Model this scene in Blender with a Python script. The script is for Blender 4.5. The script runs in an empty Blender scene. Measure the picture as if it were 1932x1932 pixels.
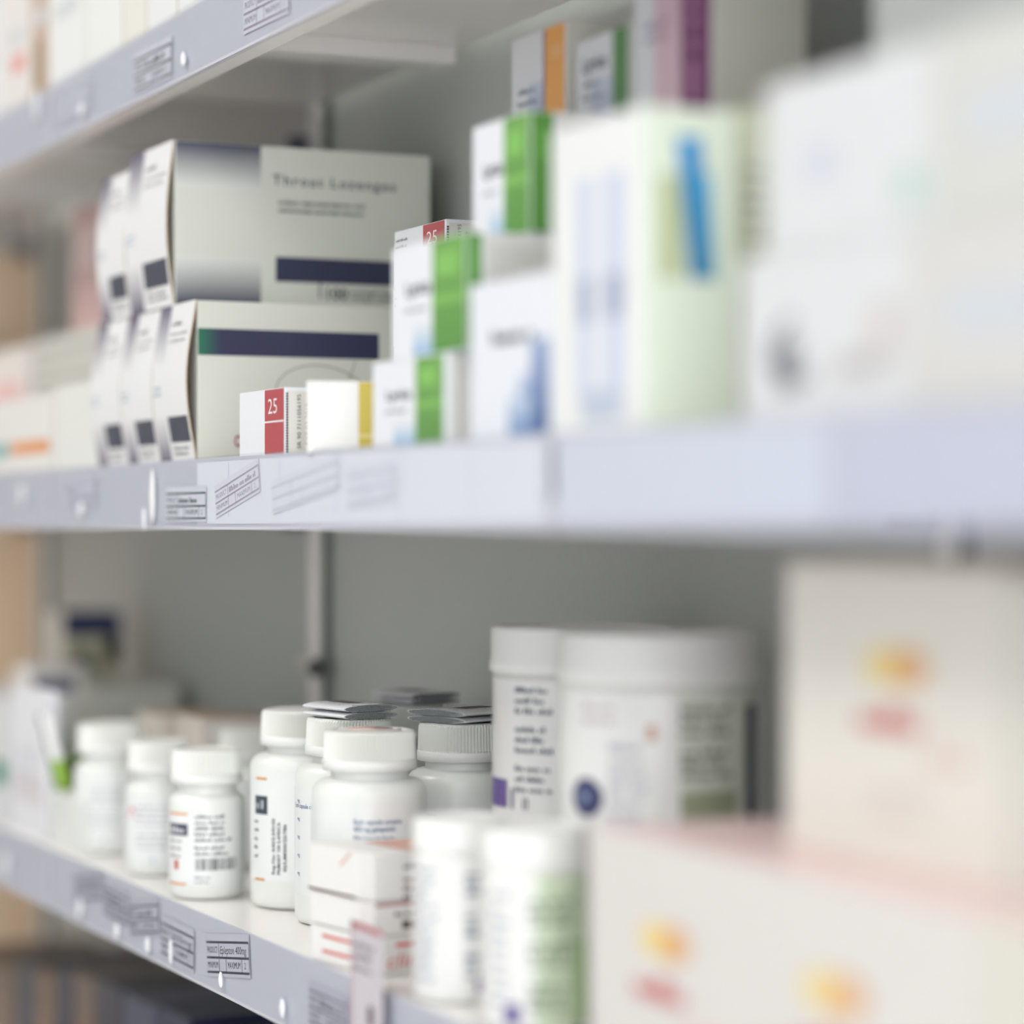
import bpy, bmesh, math, random
from mathutils import Vector
rnd = random.Random(7)
SC = bpy.context.scene
COL = SC.collection
PI = math.pi

# ------------------------------------------------------------------ survey of the place
# camera stands at x=0 y=0, the shelf row runs along -x, the shelves' front edge lies at y=FRONT
F = 5000.0; CX = 966.0; HOR = 990.0; EYE = 1.45
TH = math.atan(2311.0/F); c, s = math.cos(TH), math.sin(TH)
FRONT = 0.4684; SY0 = 0.4705; BACK = 0.652
TOP, MID, BOT, LOW = EYE+.2945, EYE+.036, EYE-.2205, EYE-.478
def Xf(px, Y):                      # where along the row a sight line meets the plane y=Y
    u = (px-CX)/F; z = Y/(s+u*c); return z*(-c+u*s)
def XY(px, z):                      # point at distance z along the view
    x = (px-CX)/F*z; return (-z*c+x*s, z*s+x*c)
def Yx(px, X):
    u = (px-CX)/F; return X*(-s-u*c)/(c-u*s)

# ------------------------------------------------------------------ colour / materials
def lin(v):
    v /= 255.0
    return v/12.92 if v <= .04045 else ((v+.055)/1.055)**2.4
def rgb(r, g, b): return (lin(r), lin(g), lin(b), 1.0)
W = rgb(238, 239, 238); WB = rgb(236, 239, 243); CREAM = rgb(232, 230, 220)
INK = rgb(38, 44, 62); NAVY = rgb(34, 40, 78); TAN = rgb(170, 140, 100); GREY = rgb(120, 124, 130)

def mat(name, rough=.5, coat=0., base=None, bump=0., bscale=300., spec=.5, metal=0., sss=0., mottle=.0):
    m = bpy.data.materials.new(name); m.use_nodes = True
    nt = m.node_tree; p = nt.nodes['Principled BSDF']
    p.inputs['Roughness'].default_value = rough
    p.inputs['Coat Weight'].default_value = coat
    p.inputs['Specular IOR Level'].default_value = spec
    p.inputs['Metallic'].default_value = metal
    if sss:
        p.inputs['Subsurface Weight'].default_value = sss
        p.inputs['Subsurface Radius'].default_value = (1, .95, .9)
        p.inputs['Subsurface Scale'].default_value = .002
    tc = nt.nodes.new('ShaderNodeTexCoord')
    nz = nt.nodes.new('ShaderNodeTexNoise'); nz.inputs['Scale'].default_value = bscale; nz.inputs['Detail'].default_value = 3
    nt.links.new(tc.outputs['Object'], nz.inputs['Vector'])
    if base is None:
        a = nt.nodes.new('ShaderNodeAttribute'); a.attribute_name = 'Col'; src = a.outputs['Color']
    else:
        r = nt.nodes.new('ShaderNodeRGB'); r.outputs[0].default_value = base; src = r.outputs[0]
    mx = nt.nodes.new('ShaderNodeMix'); mx.data_type = 'RGBA'; mx.blend_type = 'MULTIPLY'
    mx.inputs['Factor'].default_value = mottle
    nt.links.new(src, mx.inputs['A']); nt.links.new(nz.outputs['Fac'], mx.inputs['B'])
    nt.links.new(mx.outputs['Result'], p.inputs['Base Color'])
    if bump:
        b = nt.nodes.new('ShaderNodeBump'); b.inputs['Strength'].default_value = bump; b.inputs['Distance'].default_value = .0005
        nt.links.new(nz.outputs['Fac'], b.inputs['Height']); nt.links.new(b.outputs['Normal'], p.inputs['Normal'])
    return m
M_CARD = mat('printed_card', .42, .15, bump=.05, bscale=400, mottle=.03)
M_PLAS = mat('white_plastic', .32, .1, bump=.02, bscale=200, sss=.15, mottle=.02)
M_CAP = mat('ribbed_cap_plastic', .4, 0, bump=.02, bscale=200, mottle=.02)
M_LABEL = mat('glossy_label', .28, .3, mottle=.02)
M_PAPER = mat('paper', .75, 0, bump=.1, bscale=600, mottle=.05)
M_SHELF = mat('shelf_enamel', .3, .2, bump=.02, bscale=120, mottle=.03)
M_DULL = mat('dull_enamel', .45, .1, bump=.03, bscale=90, mottle=.06)
M_STRIP = mat('ticket_strip_pvc', .3, .3, bump=.02, bscale=60, mottle=.05)
M_WALL = mat('grey_wall_paint', .7, 0, base=rgb(196, 199, 194), bump=.08, bscale=260, mottle=.08)
M_END = mat('warm_wall_paint', .7, 0, base=rgb(252, 224, 192), bump=.08, bscale=160, mottle=.08)
M_FLOOR = mat('floor_vinyl', .4, 0, base=rgb(246, 240, 236), bump=.05, bscale=30, mottle=.1)
M_FRONT = mat('aisle_wall_paint', .8, 0, base=rgb(222, 224, 226), bump=.1, bscale=80, mottle=.04)
M_CEIL = mat('ceiling_paint', .8, 0, base=rgb(225, 225, 222), bump=.1, bscale=80, mottle=.04)
def clear_mat():
    m = bpy.data.materials.new('clear_plastic'); m.use_nodes = True; nt = m.node_tree
    nt.nodes.remove(nt.nodes['Principled BSDF']); o = nt.nodes['Material Output']
    t = nt.nodes.new('ShaderNodeBsdfTransparent'); t.inputs[0].default_value = (.96, .965, .975, 1)
    g = nt.nodes.new('ShaderNodeBsdfGlossy'); g.inputs['Roughness'].default_value = .12
    lw = nt.nodes.new('ShaderNodeLayerWeight'); lw.inputs['Blend'].default_value = .5
    pw = nt.nodes.new('ShaderNodeMath'); pw.operation = 'POWER'; pw.inputs[1].default_value = 4.0
    f = nt.nodes.new('ShaderNodeMath'); f.operation = 'MULTIPLY'; f.inputs[1].default_value = .30
    nt.links.new(lw.outputs['Facing'], pw.inputs[0]); nt.links.new(pw.outputs[0], f.inputs[0])
    mx = nt.nodes.new('ShaderNodeMixShader')
    nt.links.new(f.outputs[0], mx.inputs[0]); nt.links.new(t.outputs[0], mx.inputs[1]); nt.links.new(g.outputs[0], mx.inputs[2])
    nt.links.new(mx.outputs[0], o.inputs['Surface']); return m
M_CLEAR = clear_mat()

# ------------------------------------------------------------------ mesh builder
_txt = {}
def text_mesh(body, bold, space=1.0):
    k = (body, bold, space)
    if k not in _txt:
        cu = bpy.data.curves.new('t', 'FONT'); cu.body = body; cu.size = 1; cu.resolution_u = 2; cu.space_character = space
        if bold: cu.offset = .022*bold
        ob = bpy.data.objects.new('t', cu); COL.objects.link(ob)
        me = bpy.data.meshes.new_from_object(ob)
        vs = [(v.co.x, v.co.y) for v in me.vertices]; fs = [tuple(p.vertices) for p in me.polygons]
        bpy.data.objects.remove(ob); bpy.data.meshes.remove(me); bpy.data.curves.remove(cu)
        _txt[k] = (vs, fs)
    return _txt[k]

class MB:
    def __init__(self): self.v = []; self.f = []; self.c = []; self.sm = []
    def add(self, vs, fs, cols, smooth=False):
        n = len(self.v); self.v += [tuple(p) for p in vs]
        for f in fs:
            self.f.append(tuple(n+i for i in f))
            self.c.append([cols[i] for i in f] if isinstance(cols, list) else [cols]*len(f))
            self.sm.append(smooth)
    def box(self, x0, x1, y0, y1, z0, z1, col, bev=0, edgecol=None):
        if bev <= 0:
            vs = [(x, y, z) for z in (z0, z1) for y in (y0, y1) for x in (x0, x1)]
            self.add(vs, [(0, 2, 3, 1), (4, 5, 7, 6), (0, 1, 5, 4), (2, 6, 7, 3), (0, 4, 6, 2), (1, 3, 7, 5)], col); return
        bm = bmesh.new(); bmesh.ops.create_cube(bm, size=1)
        for v in bm.verts:
            v.co = Vector(((x0+x1)/2+v.co.x*(x1-x0), (y0+y1)/2+v.co.y*(y1-y0), (z0+z1)/2+v.co.z*(z1-z0)))
        bmesh.ops.bevel(bm, geom=bm.edges[:], offset=bev, segments=2, affect='EDGES', profile=.6)
        bm.verts.index_update(); vs = [v.co[:] for v in bm.verts]
        for f in bm.faces: pass
        self.add(vs, [tuple(v.index for v in f.verts) for f in bm.faces], col); bm.free()
    def grid(self, fn, u0, u1, v0, v1, nu, nv, colfn, smooth=False):   # fn(u,v)->point
        vs = []; cs = []
        for j in range(nv+1):
            for i in range(nu+1):
                u = u0+(u1-u0)*i/nu; v = v0+(v1-v0)*j/nv
                vs.append(fn(u, v)); cs.append(colfn(i/nu, j/nv) if callable(colfn) else colfn)
        w = nu+1
        self.add(vs, [(j*w+i, j*w+i+1, (j+1)*w+i+1, (j+1)*w+i) for j in range(nv) for i in range(nu)], cs, smooth)
    def text(self, fn, body, u, v, h, col, width=None, bold=False, vert=False, shear=0., space=1.0):
        vs, fs = text_mesh(body, bold, space)
        if not vs: return
        xm = max(p[0] for p in vs); k = h/.7; kx = k if width is None else width/xm
        if vert: pts = [fn(u-y*k, v+x*kx) for x, y in vs]
        else: pts = [fn(u+x*kx+y*k*shear, v+y*k) for x, y in vs]
        self.add(pts, fs, col)
    def rows(self, fn, u0, u1, v, n, pitch, h, col, seed=1):
        r = random.Random(seed)
        for i in range(n):
            x = u0; e = u1-(r.random()*.25)*(u1-u0)
            while x < e-h:
                w = min((2+r.random()*5)*h*.8, e-x)
                y = v-i*pitch; k = max(1, int(w/(h*.62)))
                for q in range(k):          # each word is a run of letter-like strokes
                    a = x+q*w/k; t = h*(.62 if r.random() < .65 else 1.0)
                    self.grid(fn, a, a+w/k*.72, y, y+t, 1, 1, col)
                x += w+h*.6
    def bars(self, fn, u0, u1, v0, v1, col, seed=3):
        r = random.Random(seed); x = u0
        while x < u1:
            w = r.choice([.0003, .0006, .0009]); self.grid(fn, x, min(x+w, u1), v0, v1, 1, 1, col); x += w+r.choice([.0003, .0006, .0008])
    def lathe(self, prof, n, col, cx=0, cy=0, ribs=None, cap=True, smooth=True):
        vs = []; fs = []
        for k, (r, z) in enumerate(prof):
            for i in range(n):
                a = 2*PI*i/n; rr = r
                if ribs and ribs[0] <= z <= ribs[1]: rr = r-(ribs[2] if i % 2 else 0)
                vs.append((cx+rr*math.cos(a), cy+rr*math.sin(a), z))
        for k in range(len(prof)-1):
            for i in range(n):
                j = (i+1) % n; fs.append((k*n+i, k*n+j, (k+1)*n+j, (k+1)*n+i))
        if cap:
            fs.append(tuple(reversed(range(n)))); fs.append(tuple((len(prof)-1)*n+i for i in range(n)))
        self.add(vs, fs, col, smooth)
    def blob(self, cx, cy, cz, rx, ry, rz, col, seed=0, n=10):
        r = random.Random(seed); vs = []; fs = []
        for j in range(1, 6):
            for i in range(n):
                a = 2*PI*i/n; b = PI*j/6; k = .7+.6*r.random()
                vs.append((cx+rx*k*math.cos(a)*math.sin(b), cy-ry*abs(math.sin(a))*math.sin(b)*(.5+.5*k) if False else cy+ry*math.sin(a)*math.sin(b), cz+rz*math.cos(b)*(.8+.4*r.random())))
        for j in range(4):
            for i in range(n):
                q = (i+1) % n; fs.append((j*n+i, (j+1)*n+i, (j+1)*n+q, j*n+q))
        fs.append(tuple(range(n))); fs.append(tuple(reversed([4*n+i for i in range(n)])))
        self.add(vs, fs, col, True)
    def warp(self, fn): self.v = [fn(*p) for p in self.v]
    def build(self, name, m, parent=None, loc=None, rz=0):
        me = bpy.data.meshes.new(name); me.from_pydata(self.v, [], self.f)
        at = me.color_attributes.new('Col', 'FLOAT_COLOR', 'CORNER')
        flat = []
        for cc in self.c:
            for q in cc: flat += list(q)
        at.data.foreach_set('color', flat)
        me.polygons.foreach_set('use_smooth', self.sm)
        me.materials.append(m); me.update()
        o = bpy.data.objects.new(name, me); COL.objects.link(o)
        if parent: o.parent = parent
        if loc: o.location = loc
        if rz: o.rotation_euler.z = rz
        return o

def tag(o, label=None, cat=None, group=None, kind=None):
    if label: o['label'] = label
    if cat: o['category'] = cat
    if group: o['group'] = group
    if kind: o['kind'] = kind
    return o
def thing(name, loc, label, cat, group=None, rz=0):
    o = bpy.data.objects.new(name, None); o.empty_display_size = .02; COL.objects.link(o)
    o.location = loc; o.rotation_euler.z = rz
    return tag(o, label, cat, group)

# ------------------------------------------------------------------ setting
def plane_box(name, x0, x1, y0, y1, z0, z1, m):
    b = MB(); b.box(x0, x1, y0, y1, z0, z1, W); return tag(b.build(name, m), kind='structure')
XE = Xf(52, .648)
plane_box('floor', -4.5, 1.6, -1.8, .76, -.05, 0, M_FLOOR)
plane_box('ceiling', -4.5, 1.6, -1.8, .76, 2.7, 2.75, M_CEIL)
plane_box('wall_back', -4.5, 1.6, .664, .76, 0, 2.7, M_WALL)
plane_box('unseen_aisle_wall', -4.5, 1.6, -1.9, -1.8, 0, 2.7, M_FRONT)  # unseen wall across the aisle, added to cut level light on the box fronts
plane_box('wall_left', -4.6, -4.5, -1.8, .76, 0, 2.7, M_CEIL)
e = thing('end_panel', (XE-.01, .56, 0), 'warm beige panel closing the far left end of the shelving', 'panel')
b = MB(); b.box(-.01, .01, -.11, .0995, 0, 2.3, W, .001); b.build('panel_board', M_END, e)

# ------------------------------------------------------------------ shelving
SEAM1, SEAM2 = Xf(95, FRONT), Xf(1037, FRONT)
STEEL = rgb(246, 243, 240); STRIPC = rgb(212, 213, 224)
LIP = .0405
def shelf(x0, x1, z, label, clear=True):
    t = thing('shelf_board', ((x0+x1)/2, BACK, z), label, 'shelf', 'white metal shelf sections')
    def W2(b, *a, **k): b.build(*a, **k)
    ox, oy, oz = (x0+x1)/2, BACK, z
    def bx(b, a0, a1, b0, b1, c0, c1, col, bev=0): b.box(a0-ox, a1-ox, b0-oy, b1-oy, c0-oz, c1-oz, col, bev)
    b = MB(); bx(b, x0, x1, SY0, BACK, z-.0015, z, STEEL, .0004)
    bx(b, x0, x1, SY0, SY0+.001, z-.036, z-.0015, STEEL)            # front flange
    bx(b, x0, x1, SY0+.001, SY0+.016, z-.036, z-.035, STEEL)        # its return lip
    bx(b, x0, x0+.001, SY0, BACK, z-.026, z-.0015, STEEL); bx(b, x1-.001, x1, SY0, BACK, z-.026, z-.0015, STEEL)
    b.build('tray', M_SHELF, t)
    for q in (.33, .67):
        b = MB(); xc = x0+(x1-x0)*q
        bx(b, xc-.014, xc+.014, SY0+.001, BACK-.003, z-.013, z-.0015, STEEL, .001)
        b.build('stiffener', M_SHELF, t)
    for xa, sg in ((x0, 1), (x1, -1)):
        b = MB(); a, e = sorted((xa+sg*.004, xa+sg*.0055))
        bx(b, a, e, SY0+.018, BACK-.001, z-.034, z-.0016, rgb(205, 200, 195))
        bx(b, min(a, e)-.002, max(a, e)+.002, BACK-.016, BACK-.001, z-.040, z-.022, rgb(96, 96, 112), .001)
        b.build('bracket', M_DULL, t)
    b = MB(); bx(b, x0+.0012, x1-.0012, FRONT+.0004, SY0-.0002, z+.0018-LIP, z+.0012, STRIPC, .0003)
    bx(b, x0+.0012, x1-.0012, FRONT-.0016, FRONT+.0004, z+.0018-LIP, z+.0033-LIP, rgb(214, 214, 222))
    b.build('ticket_strip', M_STRIP, t)
    b = MB(); bx(b, x0+.0012, x1-.0012, FRONT-.0016, FRONT-.0012, z+.0034-LIP, z+.0022, WB)
    b.build('clear_cover', M_CLEAR, t)
    return t, (ox, oy, oz)
G = .0015
SH = {}
names = {'TOP': (TOP, 'topmost white metal shelf'), 'MID': (MID, 'middle white metal shelf at eye level'),
         'BOT': (BOT, 'lower white metal shelf carrying the pill bottles'), 'LOW': (LOW, 'white metal shelf below the bottle shelf')}
for k, (z, d) in names.items():
    SH[k, 0] = shelf(XE+.002, SEAM1-G, z, d+', far left section by the end wall')
    SH[k, 1] = shelf(SEAM1+G, SEAM2-G, z, d+', long central section')
    if k != 'LOW': SH[k, 2] = shelf(SEAM2+.0035, -.2, z, d+', nearest section on the right')
# glue residue chips on the strips
def chip(key, px, py, w, h, seed):
    t, (ox, oy, oz) = SH[key]; X = Xf(px, FRONT-.002); u = (px-CX)/F; zz = (FRONT-.002)/(s+u*c)
    Z = EYE+(HOR-py)*zz/F
    b = MB(); b.blob(X-ox, FRONT-.0019-oy, Z-oz, w/2, .0012, h/2, rgb(246, 246, 248), seed)
    b.build('glue_residue', M_PAPER, t)
for i, (k, px, py, w, h) in enumerate([
        (('TOP', 1), 345, 112, .007, .008), (('TOP', 1), 153, 208, .008, .009), (('TOP', 0), 68, 200, .010, .022),
        (('MID', 1), 287, 938, .007, .034), (('MID', 1), 272, 978, .003, .014), (('MID', 1), 152, 962, .010, .010), (('MID', 0), 40, 935, .01, .016),
        (('BOT', 1), 150, 1713, .009, .014), (('BOT', 1), 220, 1757, .008, .010), (('BOT', 1), 278, 1783, .007, .010),
        (('BOT', 1), 322, 1795, .0045, .016), (('BOT', 1), 416, 1848, .004, .009), (('BOT', 1), 532, 1902, .007, .010), (('BOT', 0), 10, 1632, .013, .02)]):
    chip(k, px, py, w, h, i)

def upright(X, label):
    t = thing('shelf_upright', (X, .66, 0), label, 'upright', 'shelf uprights')
    b = MB(); b.box(-.006, .006, -.0075, .0035, 0, 2.2, rgb(250, 248, 244), .001); b.build('post', M_SHELF, t)
    b = MB(); b.box(.0062, .0105, -.002, .0035, 0, 2.2, rgb(105, 112, 104)); b.build('slotted_channel', M_DULL, t)  # dark strip along the post's right side, its shade put into colour
    return t
up = upright(Xf(594, .655), 'slim white upright on the grey back wall above the tall bottles')
zc = EYE-(1253-HOR)*1.84/F
b = MB(); b.box(-.014, .016, -.012, -.0078, zc-.004, zc+.004, rgb(220, 215, 205), .0015); b.build('clip', M_PLAS, up)
b = MB(); b.lathe([(.001, 0), (.0062, .0015), (.0062, .006), (.003, .008)], 16, rgb(60, 62, 72))
o = b.build('bolt', M_DULL, up, (.0185, -.008, zc-.003)); o.rotation_euler.x = PI/2
upright(SEAM2+.01, 'slim white upright behind the cartons on the right')
upright(XE+.02, 'slim white upright in the corner by the end wall')

# paper tickets behind the strip cover
def ticket(px0, px1, py, h, label, tilt=0, ink=INK, title='PRODUCT:', hand='', paper=rgb(232, 232, 238)):
    Y = FRONT-.0004; px = (px0+px1)/2; X = (Xf(px0, Y)+Xf(px1, Y))/2; w = Xf(px1, Y)-Xf(px0, Y)
    zz = Y/(s+(px-CX)/F*c); Z = EYE+(HOR-py)*zz/F
    b = MB()
    b.box(-w/2, w/2, 0, .00012, -h/2, h/2, paper)
    fn = lambda u, v: (u-w/2, -.00008, v-h/2)
    a = .0013*(h/.024)
    for v in (.10, .44, .80): b.grid(fn, .001, w-.001, h*v-a/2, h*v+a/2, 1, 1, ink)
    th = h*.15
    for x, t_ in ((.30, .8), (.46, .44), (.82, .44), (.985, .8)): b.grid(fn, w*x, w*x+.0007, h*.10, h*t_, 1, 1, ink)
    if title:
        b.text(fn, title, w*.03, h*.55, th, ink, w*.25); b.text(fn, 'MINIMUM', w*.03, h*.20, th, ink, w*.25); b.text(fn, 'MAXIMUM', w*.5, h*.20, th, ink, w*.29)
        b.text(fn, '2', w*.88, h*.2, th, ink)
    if hand == '~': b.rows(fn, w*.33, w*.93, h*.53, 1, .01, th*1.1, ink, int(px0))
    elif hand: b.text(fn, hand, w*.33, h*.53, th*1.2, ink, w*.60, shear=.15)
    o = b.build('paper_ticket', M_PAPER, None, (X, Y, Z)); o.rotation_euler.y = tilt
    tag(o, label, 'price ticket', 'paper tickets in the shelf strips'); return o
P2 = rgb(206, 206, 216)
ticket(389, 471, 1803, .0235, 'white paper ticket with handwritten 400mg in the lower strip below the tall bottles', -.135, hand='Eplepton 400mg', paper=P2)
ticket(303, 366, 1779, .0245, 'tilted paper ticket for a 300mg product, next left of the 400mg ticket', .01, hand='300mg', paper=P2)
ticket(243, 300, 1731, .0225, 'out of focus paper ticket in lower strip, third left of the 400mg ticket', -.15, ink=rgb(60, 60, 76), hand='~', paper=rgb(198, 198, 210))
ticket(196, 241, 1706, .0215, 'blurred crooked paper ticket, second from left in the lower strip', .02, ink=rgb(70, 70, 85), hand='~', paper=rgb(192, 192, 205))
ticket(138, 193, 1672, .0205, 'leftmost blurred grey ticket in the lower strip beside a glue blob', -.15, ink=rgb(90, 90, 104), hand='~', paper=rgb(196, 196, 208))
ticket(582, 655, 1908, .0225, 'greyish out of focus ticket at the bottom edge beside the red edged tag', .0, ink=rgb(110, 108, 118), hand='~', paper=rgb(196, 196, 208))
ticket(313, 389, 951, .0205, 'small ruled ticket with green tinted lines in the middle strip under the lozenge cartons', 0, ink=rgb(70, 96, 88), hand='~', paper=rgb(226, 227, 236))
ticket(405, 490, 922, .0180, 'tilted ruled ticket with faint lines, right of the green lined ticket', -.19, ink=rgb(176, 168, 178), hand='~', paper=rgb(232, 232, 240))
ticket(512, 640, 916, .0170, 'very faint tilted ticket in middle strip under the small 25 box', -.12, ink=rgb(208, 208, 218), title='', paper=rgb(234, 235, 243))
ticket(655, 745, 915, .0190, 'pale blank ticket in middle strip under the yellow striped box', -.05, ink=rgb(214, 215, 226), title='', paper=rgb(232, 234, 242))
ticket(128, 180, 930, .0200, 'blurred small ticket in the middle strip near its left seam', 0, ink=rgb(150, 150, 165), paper=rgb(214, 215, 228))
ticket(252, 324, 123, .0250, 'ruled paper ticket in the top strip beside a white glue chip', .01, ink=rgb(90, 90, 88), hand='~', paper=rgb(218, 218, 226))
ticket(459, 545, 2, .0240, 'paper ticket cut by the top edge of the view in the top strip', .01, ink=rgb(160, 150, 160), hand='~', paper=rgb(222, 222, 232))
ticket(108, 172, 190, .0230, 'blurred ruled ticket at the left seam of the top strip', .02, ink=rgb(170, 170, 178), title='', paper=rgb(210, 211, 222))
def insert(px0, px1, label, col):
    Y = FRONT+.00015; x0, x1 = Xf(px0, Y), Xf(px1, Y)
    b = MB(); b.box(x0, x1, 0, .0001, 0, .0345, col)
    fn = lambda u, v: (u, -.0001, v)
    for q in range(5):
        xa = x0+(x1-x0)*(.12+q*.18); b.grid(fn, xa, xa+.0012, .004, .0335, 1, 1, rgb(222, 224, 234))
    return tag(b.build('strip_insert', M_PAPER, None, (0, Y, MID+.003-LIP+.002)), label, 'paper insert', 'white paper inserts in the middle strip')
insert(372, 1025, 'long white paper insert in the middle shelf strip of the central section', rgb(240, 241, 247))
insert(1048, 1560, 'white paper insert in the nearest part of the middle strip', rgb(226, 229, 240))
insert(1570, 1990, 'bluish paper insert at the far right of the middle strip', rgb(212, 214, 228))

# ------------------------------------------------------------------ cartons
class Carton:
    def __init__(self, X0, X1, Y0, Y1, Z0, Z1, col=W, rz=0, bev=.0006):
        self.w, self.d, self.h = X1-X0, Y1-Y0, Z1-Z0
        self.loc = ((X0+X1)/2, (Y0+Y1)/2, Z0+.0002); self.rz = rz
        self.b = MB(); self.b.box(-self.w/2, self.w/2, -self.d/2, self.d/2, 0, self.h-.0004, col, bev)
        self.col = col
    def fn(self, face, e=.00015):
        w, d, h = self.w, self.d, self.h
        if face == 'F': return lambda u, v: (-w/2+u, -d/2-e, v)
        if face == 'S': return lambda u, v: (w/2+e, -d/2+u, v)
        return lambda u, v: (-w/2+u, -d/2+v, h-.0004+e)
    def q(self, face, u0, u1, v0, v1, col, col2=None, axis='v', e=.00015, n=1):
        if col2: cf = (lambda i, j: tuple(a+(b-a)*(j if axis == 'v' else i) for a, b in zip(col, col2)))
        else: cf = col
        self.b.grid(self.fn(face, e), u0, u1, v0, v1, n if axis == 'u' else 1, n if axis == 'v' else 1, cf)
    def t(self, face, body, u, v, h, col, width=None, **k): self.b.text(self.fn(face, .0003), body, u, v, h, col, width, **k)
    def r(self, face, u0, u1, v, n, pitch, h, col, seed=1): self.b.rows(self.fn(face, .0003), u0, u1, v, n, pitch, h, col, seed)
    def done(self, name, label, cat='box', group=None, parts=None):
        if parts:
            e = thing(name, self.loc, label, cat, group, self.rz)
            self.b.build('carton_body', M_CARD, e)
            for nm, mb in parts: mb.build(nm, M_CARD, e)
            return e
        o = self.b.build(name, M_CARD, None, self.loc, self.rz); return tag(o, label, cat, group)

# --- throat lozenge cartons
PURP = rgb(96, 88, 118)
def lozenge(X0, X1, Z0, Z1, kind, label, Y0=.4775, Y1=.643, top=False, tall=False):
    k = Carton(X0, X1, Y0+.0008, Y1, Z0, Z1, rgb(222, 224, 214)); w, d, h = k.w, k.d, k.h
    if kind == 'lozenge':
        g0, g1 = rgb(226, 229, 222), rgb(62, 66, 92)
        sp = .054
        mid = rgb(208, 212, 210)
        k.q('S', .0006, sp, h*.72, h-.0008, g0, rgb(150, 152, 156), n=8, e=.00015)
        k.q('S', .0006, sp, h*.72, h-.0008, g0, g1, n=10, e=.0002)
        k.q('S', .0006, sp, .0006, h*.30, g1, g0, n=10, e=.0002)
        k.t('S', 'Throat Lozenges', sp+.0075, h-.0235, .0062, rgb(76, 78, 88), .080, bold=.45, space=1.25)
        k.t('S', 'sodium valproate/valproic acid', sp+.011, h-.0350, .0026, rgb(60, 68, 62), .056, bold=True)
        k.t('S', 'natriumvalproaat/valproiensuur', sp+.011, h-.0398, .0026, rgb(60, 68, 62), .056, bold=True)
        k.q('S', sp+.0095, d-.001, .0165, .0315, rgb(56, 60, 86))
        k.q('S', sp+.0375, sp+.0385, .0070, .0165, INK)
        k.t('S', '100', sp+.0405, .0070, .0068, rgb(52, 62, 62), .0155, bold=True)
        k.t('S', 'prolonged release tablets', sp+.058, .0110, .0024, rgb(70, 90, 80), .044, bold=True)
        k.t('S', 'verlengde vrystelling tablette', sp+.058, .0072, .0024, rgb(70, 90, 80), .044, bold=True)
    if kind == 'banded':
        k.q('S', .0003, .113, h-.032, h-.0165, rgb(52, 54, 84))
        k.q('S', .0004, .014, h-.032, h-.0165, rgb(38, 118, 90), rgb(52, 54, 84), axis='u', n=8, e=.0002)
        k.t('S', 'O', .0222, .0092, .0068, rgb(150, 30, 52), .005, bold=True)
        # thin looping pen-line artwork
        f = k.fn('S', .00025); gcol = rgb(60, 84, 74)
        def line(pts, wd=.0002):
            for (a, b_), (e, g) in zip(pts, pts[1:]):
                L = math.hypot(e-a, g-b_) or 1; nx, ny = -(g-b_)/L*wd, (e-a)/L*wd
                k.b.add([f(a-nx, b_-ny), f(e-nx, g-ny), f(e+nx, g+ny), f(a+nx, b_+ny)], [(0, 1, 2, 3)], gcol)
        line([(.048+.055*(1-math.cos(a))*.5*1.1, h-.052+.018*math.sin(a) - .010*(a/PI)**2) for a in [PI*i/24 for i in range(25)]])
        line([(.098, h-.033), (.094, h-.045)])
    # bulging front panel, a sheet of card with its tan edge
    p = MB(); T = .0007
    nz = 14
    p.grid(lambda u, v: (u, -d/2-.0008, v), -w/2, w/2, 0, h, 1, nz, rgb(238, 238, 238), True)
    p.grid(lambda u, v: (w/2, u, v), -d/2-.0008, -d/2-.0008+T, 0, h, 1, nz, rgb(188, 158, 116))
    p.grid(lambda u, v: (-w/2, u, v), -d/2-.0008, -d/2-.0008+T, 0, h, 1, nz, rgb(188, 158, 116))
    p.grid(lambda u, v: (-u, -d/2-.0008+T, v), -w/2, w/2, 0, h, 1, nz, rgb(150, 130, 104), True)
    p.grid(lambda u, v: (u, -d/2-.0008+v, h), -w/2, w/2, 0, T, 1, 1, rgb(238, 238, 238))
    fp = lambda u, v: (-w/2+u, -d/2-.00095, v)
    fp2 = lambda u, v: (-w/2+u, -d/2-.0011, v)
    pc = rgb(92, 84, 112); wh = rgb(238, 238, 238)
    p.grid(fp, 0, w*.33, h*.62, h, 1, 8, lambda i, j: tuple(a+(b-a)*j for a, b in zip(wh, pc)))
    p.grid(fp, 0, w*.33, 0, h*.30, 1, 6, lambda i, j: tuple(a+(b-a)*j for a, b in zip(pc, wh)))
    p.grid(fp, w*.40, w*.96, h*.13, h*.29, 1, 4, rgb(56, 56, 76))
    p.rows(fp2, w*.44, w*.95, h*.085, 2, h*.035, .0017, rgb(110, 108, 112), 5)
    p.rows(fp2, w*.42, w*.95, h*.80, 2, h*.045, .0015, rgb(150, 148, 150), 8)
    p.rows(fp2, w*.42, w*.75, h*.86, 1, .01, .0026, rgb(130, 126, 136), 26)
    p.rows(fp2, w*.05, w*.30, h*.47, 2, h*.04, .0016, rgb(140, 165, 190), 9)
    B = .0062 if not tall else .0045
    p.warp(lambda x, y, z: (x, y-B*math.sin(PI*min(max(z/h, 0), 1))**1.2, z))
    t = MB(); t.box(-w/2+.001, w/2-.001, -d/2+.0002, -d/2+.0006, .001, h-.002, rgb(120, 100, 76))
    return k.done('lozenge_carton', label, 'box', 'white medicine cartons with bulging fronts', [('front_panel', p), ('inner_flap', t)])
L0 = Xf(370, .4775)
wl = .066
zt = EYE+.1302
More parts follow.
